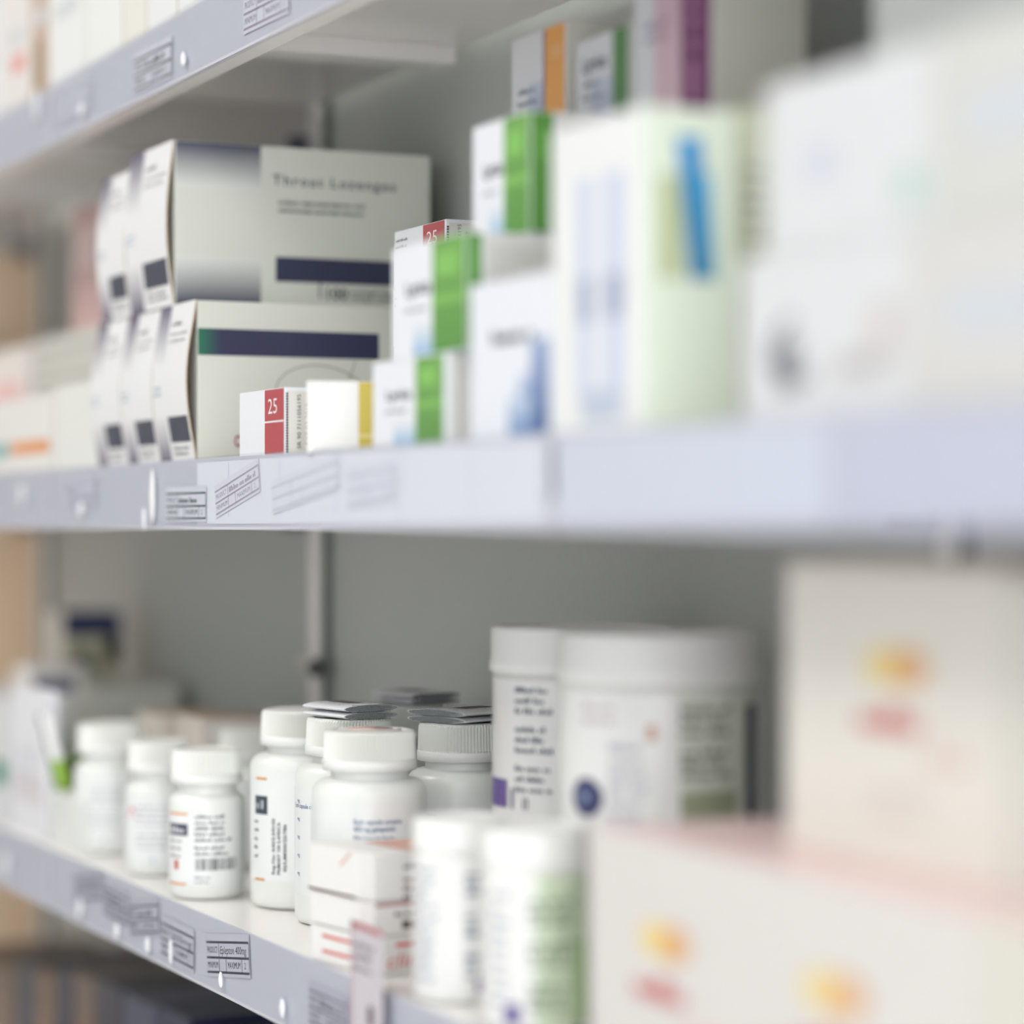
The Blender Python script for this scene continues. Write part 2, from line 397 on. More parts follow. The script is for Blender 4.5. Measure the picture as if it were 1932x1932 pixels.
lozenge(L0-wl, L0, MID, zt, 'banded', 'white carton with dark band and red letter O, bottom row nearest')
lozenge(L0-2*wl-.001, L0-wl-.001, MID, zt-.001, 'plain', 'middle carton of the bottom row in the bulging white stack')
lozenge(L0-3*wl-.002, L0-2*wl-.002, MID, zt-.001, 'plain', 'farthest left carton of the bottom row in the bulging white stack')
U0 = Xf(327, .4775)
zb = zt
lozenge(U0-.085, U0, zb, EYE+.2285, 'lozenge', 'large white carton reading Throat Lozenges 100 on top of the stack', tall=True)
lozenge(U0-.085-.064, U0-.086, zb, EYE+.221, 'plain', 'upper left carton with purple strip behind the Throat Lozenges carton', tall=True)

# --- small "25" boxes
def small25(X1, Y0, Z0, label, h=.0370, w=.074, d=.036, parts=True):
    k = Carton(X1-w, X1, Y0, Y0+d, Z0, Z0+h, rgb(240, 242, 246), bev=.0004)
    RED = rgb(186, 72, 78)
    k.q('F', w*.57, w*.975, .0006, h-.0008, RED)
    k.q('F', w*.57, w*.975, h*.50, h*.525, rgb(240, 235, 235), e=.0002)
    k.t('F', '25', w*.64, h*.63, h*.22, rgb(245, 240, 240), w*.20)
    if not parts: k.r('F', w*.04, w*.3, h*.8, 2, .004, .0015, GREY, 3)
    k.t('S', 'SR 90 7111056195', .0085, .004, .0022, rgb(110, 108, 106), h*.78, vert=True)
    k.t('S', 'EXP 03 2019', .0125, .006, .0018, rgb(160, 158, 156), h*.6, vert=True)
    e = MB()
    e.box(w/2+.0002, w/2+.0008, -d/2+.0015, d/2-.001, .001, h-.0025, rgb(226, 226, 220))
    z = .002
    while z < h-.004:
        e.box(w/2+.0002, w/2+.0009, -d/2+.0004, -d/2+.0013, z, z+.0008, rgb(60, 40, 48)); z += .0014
    k.b.warp(lambda x, y, z: (x+(.0009 if x > w/2+.0001 else 0), y, z))
    return k.done('pill_box', label, 'box', 'small boxes with a red 25 stripe', [('end_flap', e)])
small25(Xf(538, .479), .479, MID, 'small white box with red stripe reading 25 before the banded carton')
Yb = .566
for i in range(4):
    lab = ['white box with red 25 stripe, lowest of the hidden stack', 'white box with red 25 stripe, second of the hidden stack',
           'white box with red 25 stripe, third of the hidden stack', 'white box with red stripe peeking over the green striped boxes'][i]
    small25(Xf(840, Yb)+.001*(i % 2), Yb, MID+i*.0322, lab, h=.0322, w=.073, parts=False)
# --- cream box with yellow stripe, turned to the viewer
xy = XY(631, 1.345)
k = Carton(xy[0]-.035, xy[0]+.035, xy[1]-.0180, xy[1]+.0180, MID, MID+.0365, rgb(240, 239, 236), rz=math.radians(-21))
YEL = rgb(206, 184, 62)
k.q('S', .0262, .0357, .0095, k.h-.001, YEL); k.q('S', .0262, .0357, .0006, .0075, YEL); k.q('S', .0262, .0357, .0075, .0095, rgb(222, 208, 130))
k.q('T', .0, k.w, .0262, .0357, YEL)
e = MB(); e.box(k.w/2+.0001, k.w/2+.0004, -.017, .0078, .001, k.h-.002, rgb(238, 238, 235))
k.loc = (xy[0]-.02, xy[1]+.012, k.loc[2])
k.done('pill_box', 'small white box with mustard yellow stripe beside the 25 box', 'box', None, [('end_flap', e)])

# --- green striped boxes
GRN = rgb(116, 172, 82); GRN2 = rgb(92, 150, 66)
def lyr(X0, X1, Y0, Y1, Z0, Z1, label, side_green=0.0, stripe=(.60, .97), accent=GRN, accent2=GRN2, blue=rgb(150, 190, 222), col=rgb(238, 240, 245), name='Lyrica'):
    k = Carton(X0, X1, Y0, Y1, Z0, Z1, col); w, h, d = k.w, k.h, k.d
    k.q('F', w*stripe[0], w*stripe[1], .0006, h-.0008, accent2, accent, n=4)
    k.q('F', w*stripe[0], w*stripe[1], h*.42, h*.50, tuple(min(1, a*1.25) for a in accent), e=.0002)
    k.q('F', w*(stripe[0]+.06), w*(stripe[1]-.10), h*.66, h*.86, tuple(min(1, a*1.35) for a in accent), e=.0002)
    k.t('F', name, w*.20, h*.55, h*.11, rgb(88, 90, 100), w*.34, bold=True)
    k.r('F', w*.18, w*.5, h*.40, 1, .004, .0018, rgb(150, 155, 165), 4)
    k.q('F', w*.30, w*stripe[0], .0008, h*.3, blue, col, axis='v', n=3)
    if side_green:
        k.q('S', .0006, side_green, .0006, h-.0008, accent2)
        k.q('S', side_green*.3, side_green*.8, h*.6, h*.85, tuple(min(1, a*1.25) for a in accent2), e=.0002)
    k.q('S', max(side_green, .001)+.001, d-.001, .0006, h-.001, rgb(226, 226, 222))
    for q in range(5):
        k.q('S', side_green+.006+q*.006, side_green+.0085+q*.006, h*.1, h*.9, rgb(208, 206, 202), e=.0003)
    e = MB(); e.box(-w/2+.001, w/2-.001, -d/2-.0001, -d/2+.004, h-.0004, h-.0001, col)
    return k.done('capsule_box', label, 'box', 'white boxes with a green stripe' if accent is GRN else None, [('top_flap', e)])
lyr(Xf(703, .478), Xf(842, .478), .478, .555, MID, EYE+.0783, 'white box with green stripe, bottom of the stack beside the yellow striped box')
e1top = EYE+.0783
lyr(Xf(740, .480), Xf(880, .480), .480, .556, e1top, EYE+.1318, 'white box with broad green stripe stacked on the lowest green striped box', .0075, (.56, 1.0))
lyr(-1.150, -1.0863, .511, .556, EYE+.1318, EYE+.188, 'uppermost white box with green stripe, atop the green striped stack', .012, (.56, 1.0))
# blue shaded box
k = Carton(Xf(887, .476), Xf(1038, .476), .476, .5095, MID, EYE+.106, rgb(236, 239, 246)); w, h = k.w, k.h
# right hand neighbour of the green stack: ensure clear of it
k.r('F', w*.30, w*.97, h*.60, 1, .01, h*.085, rgb(60, 62, 78), 23)
k.q('F', w*.78, w*.99, .002, h*.60, rgb(62, 94, 150), rgb(150, 170, 210), n=5)
k.q('F', w*.50, w*.78, .002, h*.26, rgb(108, 148, 196), rgb(200, 214, 234), n=4)
k.q('F', w*.62, w*.78, h*.26, h*.40, rgb(140, 166, 206), rgb(214, 222, 240), n=4)
BLUEBOX = k.done('tablet_box', 'white box with blue shaded corner beside the tall pale box')
# tall pale box with blue bar
k = Carton(Xf(1042, .476), Xf(1212, .476), .476, .5175, MID, EYE+.1625, rgb(240, 241, 240)); w, h, d = k.w, k.h, k.d
for a, b_ in ((.30, .46), (.60, .80)):
    k.q('F', w*a, w*b_, h*.10, h*.82, rgb(206, 214, 236))
    k.q('F', w*a, w*b_, h*.36, h*.50, rgb(160, 172, 202), e=.0002)
k.q('F', w*.35, w*.8, h*.04, h*.14, rgb(196, 206, 222), e=.00025)
k.q('S', .0006, d-.0006, .0006, h-.001, rgb(226, 236, 218))
k.q('S', .007, .018, h*.47, h*.79, rgb(190, 200, 158), e=.0002)
def bar(pts, c0, c1, e):
    f = k.fn('S', e); k.b.add([f(*p) for p in pts], [(0, 1, 2, 3)], [c1, c1, c0, c0])
bar([(.0205, h*.47), (.0325, h*.47), (.0300, h*.80), (.0165, h*.80)], rgb(120, 196, 224), rgb(96, 168, 190), .0004)
bar([(.0205, h*.47), (.0290, h*.47), (.0255, h*.91), (.0150, h*.91)], rgb(24, 146, 212), rgb(48, 122, 168), .0006)
k.b.warp(lambda x, y, z: (x, y, z))
e = MB(); e.box(-w/2+.002, w/2-.002, -d/2+.001, d/2-.001, h-.0004, h-.0001, rgb(236, 240, 232))
k.done('medicine_box', 'tall pale box with a bright blue bar on its greenish side', 'box', None, [('top_flap', e)])
# olive box behind
k = Carton(-.97, Xf(1212, .476)-.004, .5195, .560, MID, EYE+.165, rgb(206, 210, 184)); h = k.h
k.r('S', .004, .036, h*.80, 7, .0068, .0026, rgb(86, 90, 92), 11)
k.q('S', .0008, .006, .001, h*.5, rgb(186, 184, 160))
k.q('S', .020, .039, h*.88, h*.99, rgb(190, 206, 140))
k.done('medicine_box', 'pale olive box with dark small print behind the blue barred box')
# raised back row on a hidden carton
k = Carton(-1.222, -1.004, .5615, .640, MID, EYE+.178, rgb(226, 224, 216))
k.done('storage_carton', 'plain white carton at the back carrying the orange, green and magenta boxes')
YR = .562; zr = EYE+.178
def rowbox(px0, px1, zt, label, accent, blue, stripe, d, name, side=rgb(222, 220, 208), extra=None):
    k = Carton(Xf(px0, YR), Xf(px1, YR), YR, YR+d, zr, zt, rgb(226, 227, 230)); w, h = k.w, k.h
    k.q('F', w*stripe[0], w*stripe[1], .0006, h-.0008, accent)
    k.q('S', .0006, d-.0006, .0006, h-.0008, side)
    if name: k.t('F', name, w*.14, h*.70, h*.12, rgb(84, 84, 104), w*.45, bold=True)
    k.r('F', w*.14, w*.55, h*.56, 2, .006, .0024, rgb(110, 116, 140), 2)
    if blue: k.q('F', w*.30, w*stripe[0]-.0004, .0008, h*.62, blue, rgb(206, 212, 226), n=4)
    if extra: extra(k)
    e = MB(); e.box(-w/2+.001, w/2-.001, -d/2+.001, d/2-.001, h-.0004, h-.0001, side)
    return k.done('capsule_box', label, 'box', None, [('top_flap', e)])
def ex_or(k):
    k.t('F', '150', k.w*.72, k.h*.75, k.h*.09, rgb(250, 220, 180), k.w*.2); k.q('F', k.w*.82, k.w*.93, k.h*.05, k.h*.18, rgb(70, 66, 100), e=.0003)
    k.q('F', k.w*.60, k.w*.63, .0008, k.h*.98, rgb(90, 100, 170), e=.0003)
rowbox(965, 1068, EYE+.2445, 'white box with orange stripe on the back row under the top shelf', rgb(238, 172, 92), rgb(74, 96, 156), (.62, .985), .045, '', extra=ex_or)
rowbox(1086, 1188, EYE+.2315, 'white and dark green striped box between the orange and magenta boxes', rgb(92, 140, 84), rgb(170, 180, 206), (.70, .985), .045, 'Lyrica')
def ex_mg(k):
    w, h = k.w, k.h
    k.q('F', w*.28, w*.62, .0006, h-.001, rgb(226, 196, 206), rgb(214, 180, 196), n=3, e=.0003)
    k.q('F', w*.74, w*.80, h*.12, h*.95, rgb(190, 140, 178), e=.0003)
    k.r('F', w*.70, w*.85, h*.9, 6, .010, .005, rgb(130, 70, 120), 6)
rowbox(1196, 1345, EYE+.262, 'magenta and white box standing tallest in the back row', rgb(126, 58, 110), None, (.60, .985), .047, '', side=rgb(216, 215, 202), extra=ex_mg)
k = Carton(-.905, -.62, .565, .640, MID, EYE+.165, rgb(232, 232, 230)); k.done('storage_carton', 'plain white carton at the back behind the large white boxes')
k = Carton(Xf(1648, .567), -.66, .567, .638, EYE+.165, EYE+.262, rgb(226, 229, 226))
k.r('F', .02, .12, .07, 3, .012, .005, rgb(180, 205, 196), 6)
k.done('storage_carton', 'pale box at the upper right corner on top of the rear carton')
# white cartons on the right, middle shelf
def bigwhite(X0, X1, Y0, Y1, Z0, Z1, label, logo, col=rgb(224, 225, 227)):
    k = Carton(X0, X1, Y0, Y1, Z0, Z1, col, bev=.0012); w, h = k.w, k.h
    if logo == 'dark':
        f = k.fn('F', .0003)
        for q in range(5):
            a0 = PI*(.55+q*.17)
            pts = [(w*.36+.012*math.cos(a0+j*.35)*(1+.15*q), h*.42+.011*math.sin(a0+j*.35)) for j in range(5)]
            for (a, b_), (g, i_) in zip(pts, pts[1:]):
                L = math.hypot(g-a, i_-b_) or 1; nx, ny = -(i_-b_)/L*.0012, (g-a)/L*.0012
                k.b.add([f(a-nx, b_-ny), f(g-nx, i_-ny), f(g+nx, i_+ny), f(a+nx, b_+ny)], [(0, 1, 2, 3)], rgb(84, 84, 92))
        k.q('F', w*.24, w*.38, h*.18, h*.48, rgb(150, 150, 156), e=.0002)
        k.q('F', w*.60, w*.85, h*.22, h*.34, rgb(196, 192, 192), e=.0002)
        k.q('F', w*.80, w*.95, h*.30, h*.62, rgb(212, 206, 204), e=.0002)
    if logo == 'mint':
        k.q('F', w*.28, w*.45, h*.38, h*.56, rgb(206, 212, 226))
        k.q('F', w*.82, w*.97, h*.12, h*.34, rgb(190, 214, 206))
    if logo == 'pale':
        k.q('F', w*.15, w*.55, h*.4, h*.62, rgb(208, 214, 222)); 
    e = MB(); e.box(-w/2+.003, w/2-.003, -k.d/2+.001, k.d/2-.001, h-.0004, h-.0001, rgb(226, 226, 222))
    return k.done('medicine_carton', label, 'box', 'large white cartons on the middle shelf', [('top_flap', e)])
XA, XB = Xf(1397, .476), Xf(1715, .476)
h1 = EYE+.0955
bigwhite(XA, XB-.001, .476, .562, MID, h1, 'white carton with a grey swirl logo in the lower row, middle shelf right', 'dark')
bigwhite(XB+.001, XB+.14, .476, .562, MID, h1, 'plain white carton at the right edge beside the swirl logo carton', 'pale', rgb(216, 215, 212))
XC = Xf(1442, .476)
bigwhite(XC, XB+.012, .476, .562, h1, EYE+.155, 'white carton with faint mint mark resting on the swirl logo carton', 'mint')
bigwhite(XB+.014, XB+.15, .476, .562, h1, EYE+.1555, 'white carton at the right edge in the upper row of the middle shelf', 'pale', rgb(214, 214, 210))

# --- far left of the middle shelf
k = Carton(Xf(-70, .478), Xf(97, .478), .478, .535, MID, EYE+.091, rgb(236, 233, 228)); w, h = k.w, k.h
k.q('F', w*.57, w*.98, h*.26, h*.42, rgb(232, 150, 84)); k.q('F', w*.36, w*.54, h*.24, h*.42, rgb(110, 178, 178))
k.done('medicine_box', 'white box with orange and teal stripe at the far left of the middle shelf')
k = Carton(Xf(104, .478), L0-3*wl-.006, .478, .530, MID, EYE+.094, rgb(234, 235, 230)); k.done('medicine_box', 'plain white box wedged left of the bulging white stack')
zz0 = MID
for i in range(5):
    q = (EYE+.148-MID)/5
    k = Carton(Xf(62, .545), L0-3*wl-.008-.003*(i % 2), .545, .615, MID+i*q, MID+(i+1)*q, rgb(214, 212, 204), bev=.0015)
    k.q('F', .004, k.w-.004, k.h*.4, k.h*.55, rgb(176, 176, 172)); k.q('S', .004, k.d-.004, k.h*.4, k.h*.55, rgb(176, 176, 172))
    k.done('flat_carton', ['grey lined flat carton, lowest of the stack at far left', 'grey lined flat carton, second from the bottom of its stack',
        'grey lined flat carton, middle of the far left stack', 'grey lined flat carton, second from the top of its stack', 'grey lined flat carton on top of the far left stack'][i], 'box', 'flat cartons stacked behind the orange striped box')
k = Carton(Xf(-150, .545), Xf(56, .545), .545, .61, MID, EYE+.146, rgb(236, 230, 226)); w, h = k.w, k.h
k.q('F', w*.66, w*.95, h*.35, h*.75, rgb(238, 196, 196)); k.q('F', w*.70, w*.9, h*.30, h*.45, rgb(226, 150, 158), e=.0002)
k.done('medicine_carton', 'white carton with a pink patch at the far left edge')
k = Carton(Xf(136, .552), Xf(196, .552), .552, .600, EYE+.148, EYE+.243, rgb(214, 176, 172)); w, h = k.w, k.h
k.q('F', w*.1, w*.9, h*.5, h*.85, rgb(228, 200, 196)); k.q('S', .002, .03, h*.1, h*.7, rgb(206, 160, 160))
k.done('pink_box', 'dusty pink upright box left of the lozenge cartons')

# ------------------------------------------------------------------ bottles
def arc(r0, z0, r1, z1, n=6):      # quarter-ellipse shoulder from (r0,z0) outward-down to (r1,z1)
    return [(r1+(r0-r1)*(1-math.sin(a)), z1+(z0-z1)*(1-math.cos(PI/2-a)) if False else z0+(z1-z0)*(1-math.cos(a))) for a in [PI/2*i/n for i in range(n+1)]]
def bottle(loc, H, R, Rc, ct, nz, sh, label, group, lab=None, ribs=60, z_up=None, tint=rgb(236, 238, 234), lv=(.12, .66)):
    """H height, R body radius, Rc cap radius, ct cap height, nz exposed neck, sh shoulder height"""
    t = thing('pill_bottle', (loc[0], loc[1], loc[2]+.0002), label, 'bottle', group)
    zs = H-ct-nz                    # top of shoulder
    body = [(R*.80, 0), (R*.93, .0008), (R*.985, .003), (R, .006)]
    n = 7
    for i in range(n+1):
        a = PI/2*i/n; body.append((Rc*.84+(R-Rc*.84)*math.cos(a)**.8 if i < n else Rc*.84, zs-sh+sh*math.sin(a)))
    body += [(Rc*.82, zs+.0004), (Rc*.82, H-ct*.4)]
    b = MB(); b.lathe(body, 64, tint); b.build('bottle_body', M_PLAS, t)
    b = MB(); z0 = H-ct
    b.lathe([(Rc*.9, z0), (Rc, z0+.0005), (Rc, z0+ct*.24), (Rc*.985, z0+ct*.27)], 64, rgb(240, 241, 238)); 
    b.lathe([(Rc*.98, z0+ct*.27), (Rc*.985, z0+ct*.30), (Rc*.965, z0+ct*.90), (Rc*.93, z0+ct*.98), (Rc*.86, z0+ct), (Rc*.80, z0+ct), (Rc*.78, z0+ct-.0006)], ribs*2, rgb(240, 241, 236), ribs=(z0+ct*.28, z0+ct*.93, Rc*.075), smooth=False)
    b.build('cap', M_CAP, t)
    phi = math.atan2(-loc[1], -loc[0]) if True else 0
    b = MB(); Rl = R+.00015; zl0, zl1 = H*lv[0], H*lv[1]
    fl = lambda u, v: ((Rl)*math.cos(phi+u/R), (Rl)*math.sin(phi+u/R), v)
    b.grid(fl, -R*2.6, R*2.6, zl0, zl1, 48, 1, rgb(238, 240, 239), True)
    fn = lambda u, v: ((Rl+.00015)*math.cos(phi+u/R), (Rl+.00015)*math.sin(phi+u/R), v)
    if lab: lab(b, fn, zl0, zl1, R)
    b.build('label', M_LABEL, t)
    return t
BLU = rgb(22, 88, 146); ORG = rgb(224, 146, 62)
def lab_gaba(b, fn, z0, z1, R):
    top = z1
    for i, (tx, w) in enumerate([('Each capsule contains', .0255), ('400 mg gabapentin', .0218), ('Elke kapsule bevat', .0210), ('400 mg gabapentin', .0218)]):
        v = top-.0084-[0, .0037, .0084, .0121][i]
        b.text(fn, tx, -.0082, v, .0027, BLU, w, bold=.35)
    b.grid(fn, -R*1.15, -R*1.15+.0004, z0, z1, 1, 1, rgb(214, 220, 226))
def lab_gaba_back(b, fn, z0, z1, R):
    b.text(fn, 'Each capsule contains', -.040, z1-.011, .0026, BLU, .0253)
    for i in range(5): b.text(fn, 'mg', -R*1.2, z1-.008-i*.010, .0022, BLU, .003)
def lab_ory(b, fn, z0, z1, R):
    b.grid(fn, -.0318, -.0222, z1-.0012, z1, 4, 1, ORG); b.grid(fn, -.0330, -.0240, z0, z0+.0012, 4, 1, ORG)
    b.grid(fn, -.0330, -.0218, z1-.021, z1-.0105, 4, 1, rgb(66, 72, 84))
    b.rows(fn, -.0318, -.0225, z1-.018, 1, .01, .0050, rgb(225, 228, 230), 24)
    D = rgb(52, 62, 66)
    b.text(fn, 'Reg No: A40/2.5/0150', -.0165, z0+.004, .0020, D, .0320, vert=True, bold=True)
    b.text(fn, 'PRIMARY 150 S.AFRICA', -.0130, z0+.004, .0020, D, .0300, vert=True, bold=True)
    b.text(fn, '02/LIM000/25/786', -.0092, z0+.006, .0020, D, .0270, vert=True, bold=True)
    for i, tx in enumerate(('Each', '30 cap', '60 mg', '30 kap')): b.text(fn, tx, -.0012, z1-.008-i*.0045, .0024, D, .0065, bold=True)
    b.bars(fn, .0015, .010, z0+.014, z0+.028, D, 4); b.text(fn, 'Lot', -.001, z0+.007, .0024, D, .004); b.text(fn, 'Exp', -.001, z0+.003, .0024, D, .004)
    b.rows(fn, -.034, -.029, z1-.026, 5, .005, .0018, D, 3)
def lab_short(b, fn, z0, z1, R):
    D = rgb(70, 80, 78)
    b.grid(fn, -.0285, -.0118, z1-.0014, z1-.0002, 4, 1, ORG); b.grid(fn, -.0285, -.0125, z0, z0+.0012, 4, 1, ORG)
    b.grid(fn, -.0280, -.0115, z1-.0135, z1-.0065, 4, 1, rgb(72, 76, 96))
    b.rows(fn, -.0266, -.0122, z1-.0118, 1, .01, .0036, rgb(228, 230, 232), 25)
    b.rows(fn, -.0265, -.014, z1-.0175, 3, .0045, .0018, rgb(120, 118, 120), 9)
    b.rows(fn, -.0070, .0165, z1-.0030, 5, .0034, .0019, D, 2); b.rows(fn, -.0070, .0150, z1-.0212, 2, .0034, .0019, D, 12)
    b.bars(fn, -.0065, .0195, z1-.0335, z1-.0265, D, 8)
    b.rows(fn, -.0070, .004, z0+.004, 2, .0026, .0013, rgb(140, 146, 142), 5)
    b.grid(fn, -.0220, -.0185, z1-.0335, z1-.0280, 1, 1, rgb(196, 96, 70))
def lab_blue(red):
    def f(b, fn, z0, z1, R):
        G2 = rgb(176, 180, 190)
        b.rows(fn, -.016, .016, z1-.006, 4, .0038, .0017, G2, 3 if red else 7); b.rows(fn, -.016, .012, z1-.024, 3, .0038, .0017, G2, 6)
        b.add([fn(-.018, z0+.0002), fn(-.004, z0), fn(.011, z0+.0024), fn(.011, z0+.0066), fn(-.004, z0+.0026)], [(0, 1, 4), (1, 2, 3, 4)], rgb(86, 164, 212))
        if red: b.add([fn(-.0235, z1-.013), fn(-.0155, z1-.013), fn(-.0195, z1-.0045)], [(0, 1, 2)], rgb(214, 84, 100))
    return f
GT = 'tall ribbed cap pill bottles'; GS = 'short white pill bottles'
def tall(px, z, label, lab): 
    p = XY(px, z); return bottle((p[0], p[1], BOT), .1134, .0303, .0246, .0208, .0042, .0085, label, GT, lab, ribs=84, lv=(.145, .665))
tall(697, 1.385, 'tall white bottle with blue text Each capsule contains 400 mg gabapentin', lab_gaba)
tall(659, 1.475, 'tall white bottle under a folded leaflet, left behind the gabapentin bottle', lab_gaba_back)
tall(571, 1.540, 'tall white bottle with orange lines and sideways black print', lab_ory)
tall(872, 1.440, 'tall greenish shaded bottle right of the gabapentin bottle, under a leaflet', lab_gaba_back)
tall(762, 1.585, 'tall white bottle at the back, mostly hidden behind the others', None)
def short(px, z, label, lab, H=.0875, R=.0224, Rc=.0213):
    p = XY(px, z); return bottle((p[0], p[1], BOT), H, R, Rc, .0205, .0058, .0062, label, GS, lab, ribs=44, lv=(.10, .585))
short(390, 1.575, 'short white bottle with orange lines and barcode beside the tall bottles', lab_short)
short(301, 1.680, 'short white bottle with red mark and blue swoosh, left of the barcode bottle', lab_blue(True), H=.0838, R=.0216, Rc=.0200)
short(208, 1.790, 'short white bottle with blue swoosh, farthest left of the short bottles', lab_blue(False), H=.0865, R=.0240, Rc=.0220)
short(466, 1.720, 'short white bottle with only its cap showing behind the barcode bottle', None, H=.0880, R=.0215, Rc=.0180)

# leaflets
def leaflet(px, z, zbase, ang, L, Wd, th, label, print_end=True):
    p = XY(px, z)
    t = thing('folded_leaflet', (p[0], p[1], zbase+.0002), label, 'leaflet', 'folded leaflets lying on bottle caps', ang)
    for k in range(2):
        b = MB(); z0 = k*th; n = 16; prof = []
        hh = lambda y: th*.49*max(0, 1-abs(2*y/Wd)**3.2)**.6
        for i in range(n+1):
            y = Wd/2*math.cos(PI*i/n); prof.append((y, z0+th/2+hh(y)))
        for i in range(1, n):
            y = -Wd/2*math.cos(PI*i/n); prof.append((y, z0+th/2-hh(y)))
        m = len(prof); vs = [(-L/2, y, q) for y, q in prof]+[(L/2, y, q) for y, q in prof]
        fs = [(i, (i+1) % m, m+(i+1) % m, m+i) for i in range(m)]+[tuple(reversed(range(m))), tuple(range(m, 2*m))]
        b.add(vs, fs, rgb(232, 234, 236))
        f = lambda u, v: (L/2+.0002, u, v)
        b.add([(L/2+.00012, y*.97, z0+th/2+(q-z0-th/2)*.9) for y, q in prof], [tuple(range(m))], rgb(150, 156, 156))
        for j in range(7):
            q = (j-3)/3.4; r0 = Wd/2*(1-abs(q)**3)**.5*.93
            b.rows(f, -r0, r0, z0+th/2+q*th*.44-th*.05, 1, 1, th*.085, rgb(48, 56, 60), 4+k*9+j)
        for sg in (-1, 1): b.grid(f, -Wd*.36, Wd*.36, z0+th/2+sg*th*.46, z0+th/2+sg*th*.46+th*.04, 1, 1, rgb(60, 66, 70))
        if k == 1:
            ft = lambda u, v: (u, v, 2*th+.0002)
            b.rows(ft, -L/2+.002, L/2-.001, Wd/2-.004, int((Wd-.005)/.0022), .0022, .0010, rgb(110, 112, 116), 3)
            b.grid(ft, -L/2+.002, L/2-.016, -.004, .006, 1, 1, rgb(120, 112, 118))
        b.build('folded_sheet', M_PAPER, t)
    return t
ct = BOT+.1136
leaflet(661, 1.470, ct, math.radians(12), .042, .036, .0040, 'folded printed leaflet on the cap behind the gabapentin bottle')
leaflet(872, 1.440, ct, math.radians(-68), .040, .044, .0036, 'folded printed leaflet on the cap of the greenish shaded bottle')
leaflet(785, 1.588, ct, math.radians(10), .044, .036, .0036, 'folded leaflet on the hindmost tall bottle')
# paper disc seal on the front cap
p = XY(697, 1.385)
b = MB(); b.lathe([(.0165, 0), (.0168, .0003), (.0150, .0005)], 32, rgb(236, 232, 228)); b.lathe([(.0125, .0005), (.0126, .0006)], 32, rgb(226, 198, 190))
tag(b.build('paper_disc', M_PAPER, None, (p[0], p[1], ct)), 'thin white and pinkish disc lying on the gabapentin bottle cap', 'disc')

# --- stack of three small boxes
RZ = math.radians(9)
NX, NY = XY(704, 1.292)
def sbox(Z0, Z1, dx, label, deco, w=.064, d=.052, rz=RZ, flap=True):
    k = Carton(-w, 0, 0, d, Z0, Z1, rgb(240, 238, 235), rz=rz, bev=.001)
    cx, cy = -w/2, d/2
    k.loc = (NX+dx+cx*math.cos(rz)-cy*math.sin(rz), NY+cx*math.sin(rz)+cy*math.cos(rz), Z0+.0002)
    deco(k); e = MB(); e.box(-w/2+.003, w/2-.012, -d/2-.0006, -d/2-.0001, .001, k.h-.002, rgb(244, 243, 240))
    return k.done('pill_box', label, 'box', 'small white boxes stacked before the gabapentin bottle', [('side_flap', e)])
D2 = rgb(84, 68, 70); RD = rgb(220, 84, 74)
def d_top(k):
    k.r('S', .017, .045, k.h-.0085, 1, .004, .0020, D2, 2); k.r('S', .017, .045, k.h-.0150, 3, .0042, .0022, D2, 3)
    k.q('F', .001, k.w*.75, .0002, .0012, rgb(96, 52, 52), e=.0008)
    k.q('T', k.w*.3, k.w*.98, k.d*.4, k.d*.97, rgb(214, 160, 140))
    f = k.fn('F', .0009); k.b.add([f(k.w*.50, k.h*.62), f(k.w*.54, k.h*.62), f(k.w*.70, k.h*.93), f(k.w*.66, k.h*.93)], [(0, 1, 2, 3)], rgb(232, 196, 184))
def d_mid(k):
    k.r('S', .012, .045, k.h-.0075, 1, .004, .0022, D2, 7); k.q('S', .016, .046, .003, .0070, rgb(96, 84, 80))
    k.q('S', .001, .05, k.h-.0022, k.h-.0008, rgb(190, 120, 120))
def d_low(k):
    k.q('S', .012, .034, k.h-.0055, k.h-.0035, RD); k.t('S', 'clinut', .006, .0035, .0072, rgb(222, 110, 100), .030, shear=.2)
    k.q('F', k.w*.22, k.w*.75, k.h*.30, k.h*.38, RD, e=.0008); k.q('F', k.w*.22, k.w*.75, k.h*.70, k.h*.78, RD, e=.0008); k.r('F', k.w*.26, k.w*.7, k.h*.45, 1, .004, .003, rgb(232, 140, 130), 3)
sbox(BOT, BOT+.0190, .002, 'white box with red bars and red lettering, lowest of the three before the gabapentin bottle', d_low)
sbox(BOT+.0190, BOT+.0360, .001, 'white box with dark print, middle of the three before the gabapentin bottle', d_mid)
sbox(BOT+.0360, BOT+.0600, 0, 'white box with brown small print, topmost of the three before the gabapentin bottle', d_top)

# --- hanging tag over the strip
X0, X1 = Xf(668, .4655), Xf(727, .4655)
b = MB(); w = X1-X0; hh = .105
b.box(0, w, 0, .0004, 0, hh, rgb(208, 202, 208))
fn = lambda u, v: (u, -.0002, v)
b.grid(fn, 0, w, hh-.003, hh-.0006, 1, 1, rgb(186, 96, 100)); b.grid(fn, w*.92, w, 0, hh*.4, 1, 1, rgb(150, 100, 124)); b.grid(fn, 0, w*.06, .0, hh, 1, 1, rgb(206, 180, 186))
b.rows(fn, w*.10, w*.8, hh-.012, 3, .0055, .0026, rgb(130, 120, 126), 3)
b.grid(fn, w*.55, w*.72, hh*.55, hh*.64, 1, 1, rgb(96, 74, 84)); b.rows(fn, w*.12, w*.8, hh*.35, 5, .006, .002, rgb(178, 168, 176), 8)
tag(b.build('hanging_tag', M_PAPER, None, (X0, .4640, EYE-.1895-hh)), 'narrow red edged tag hanging in front of the lower strip', 'tag')

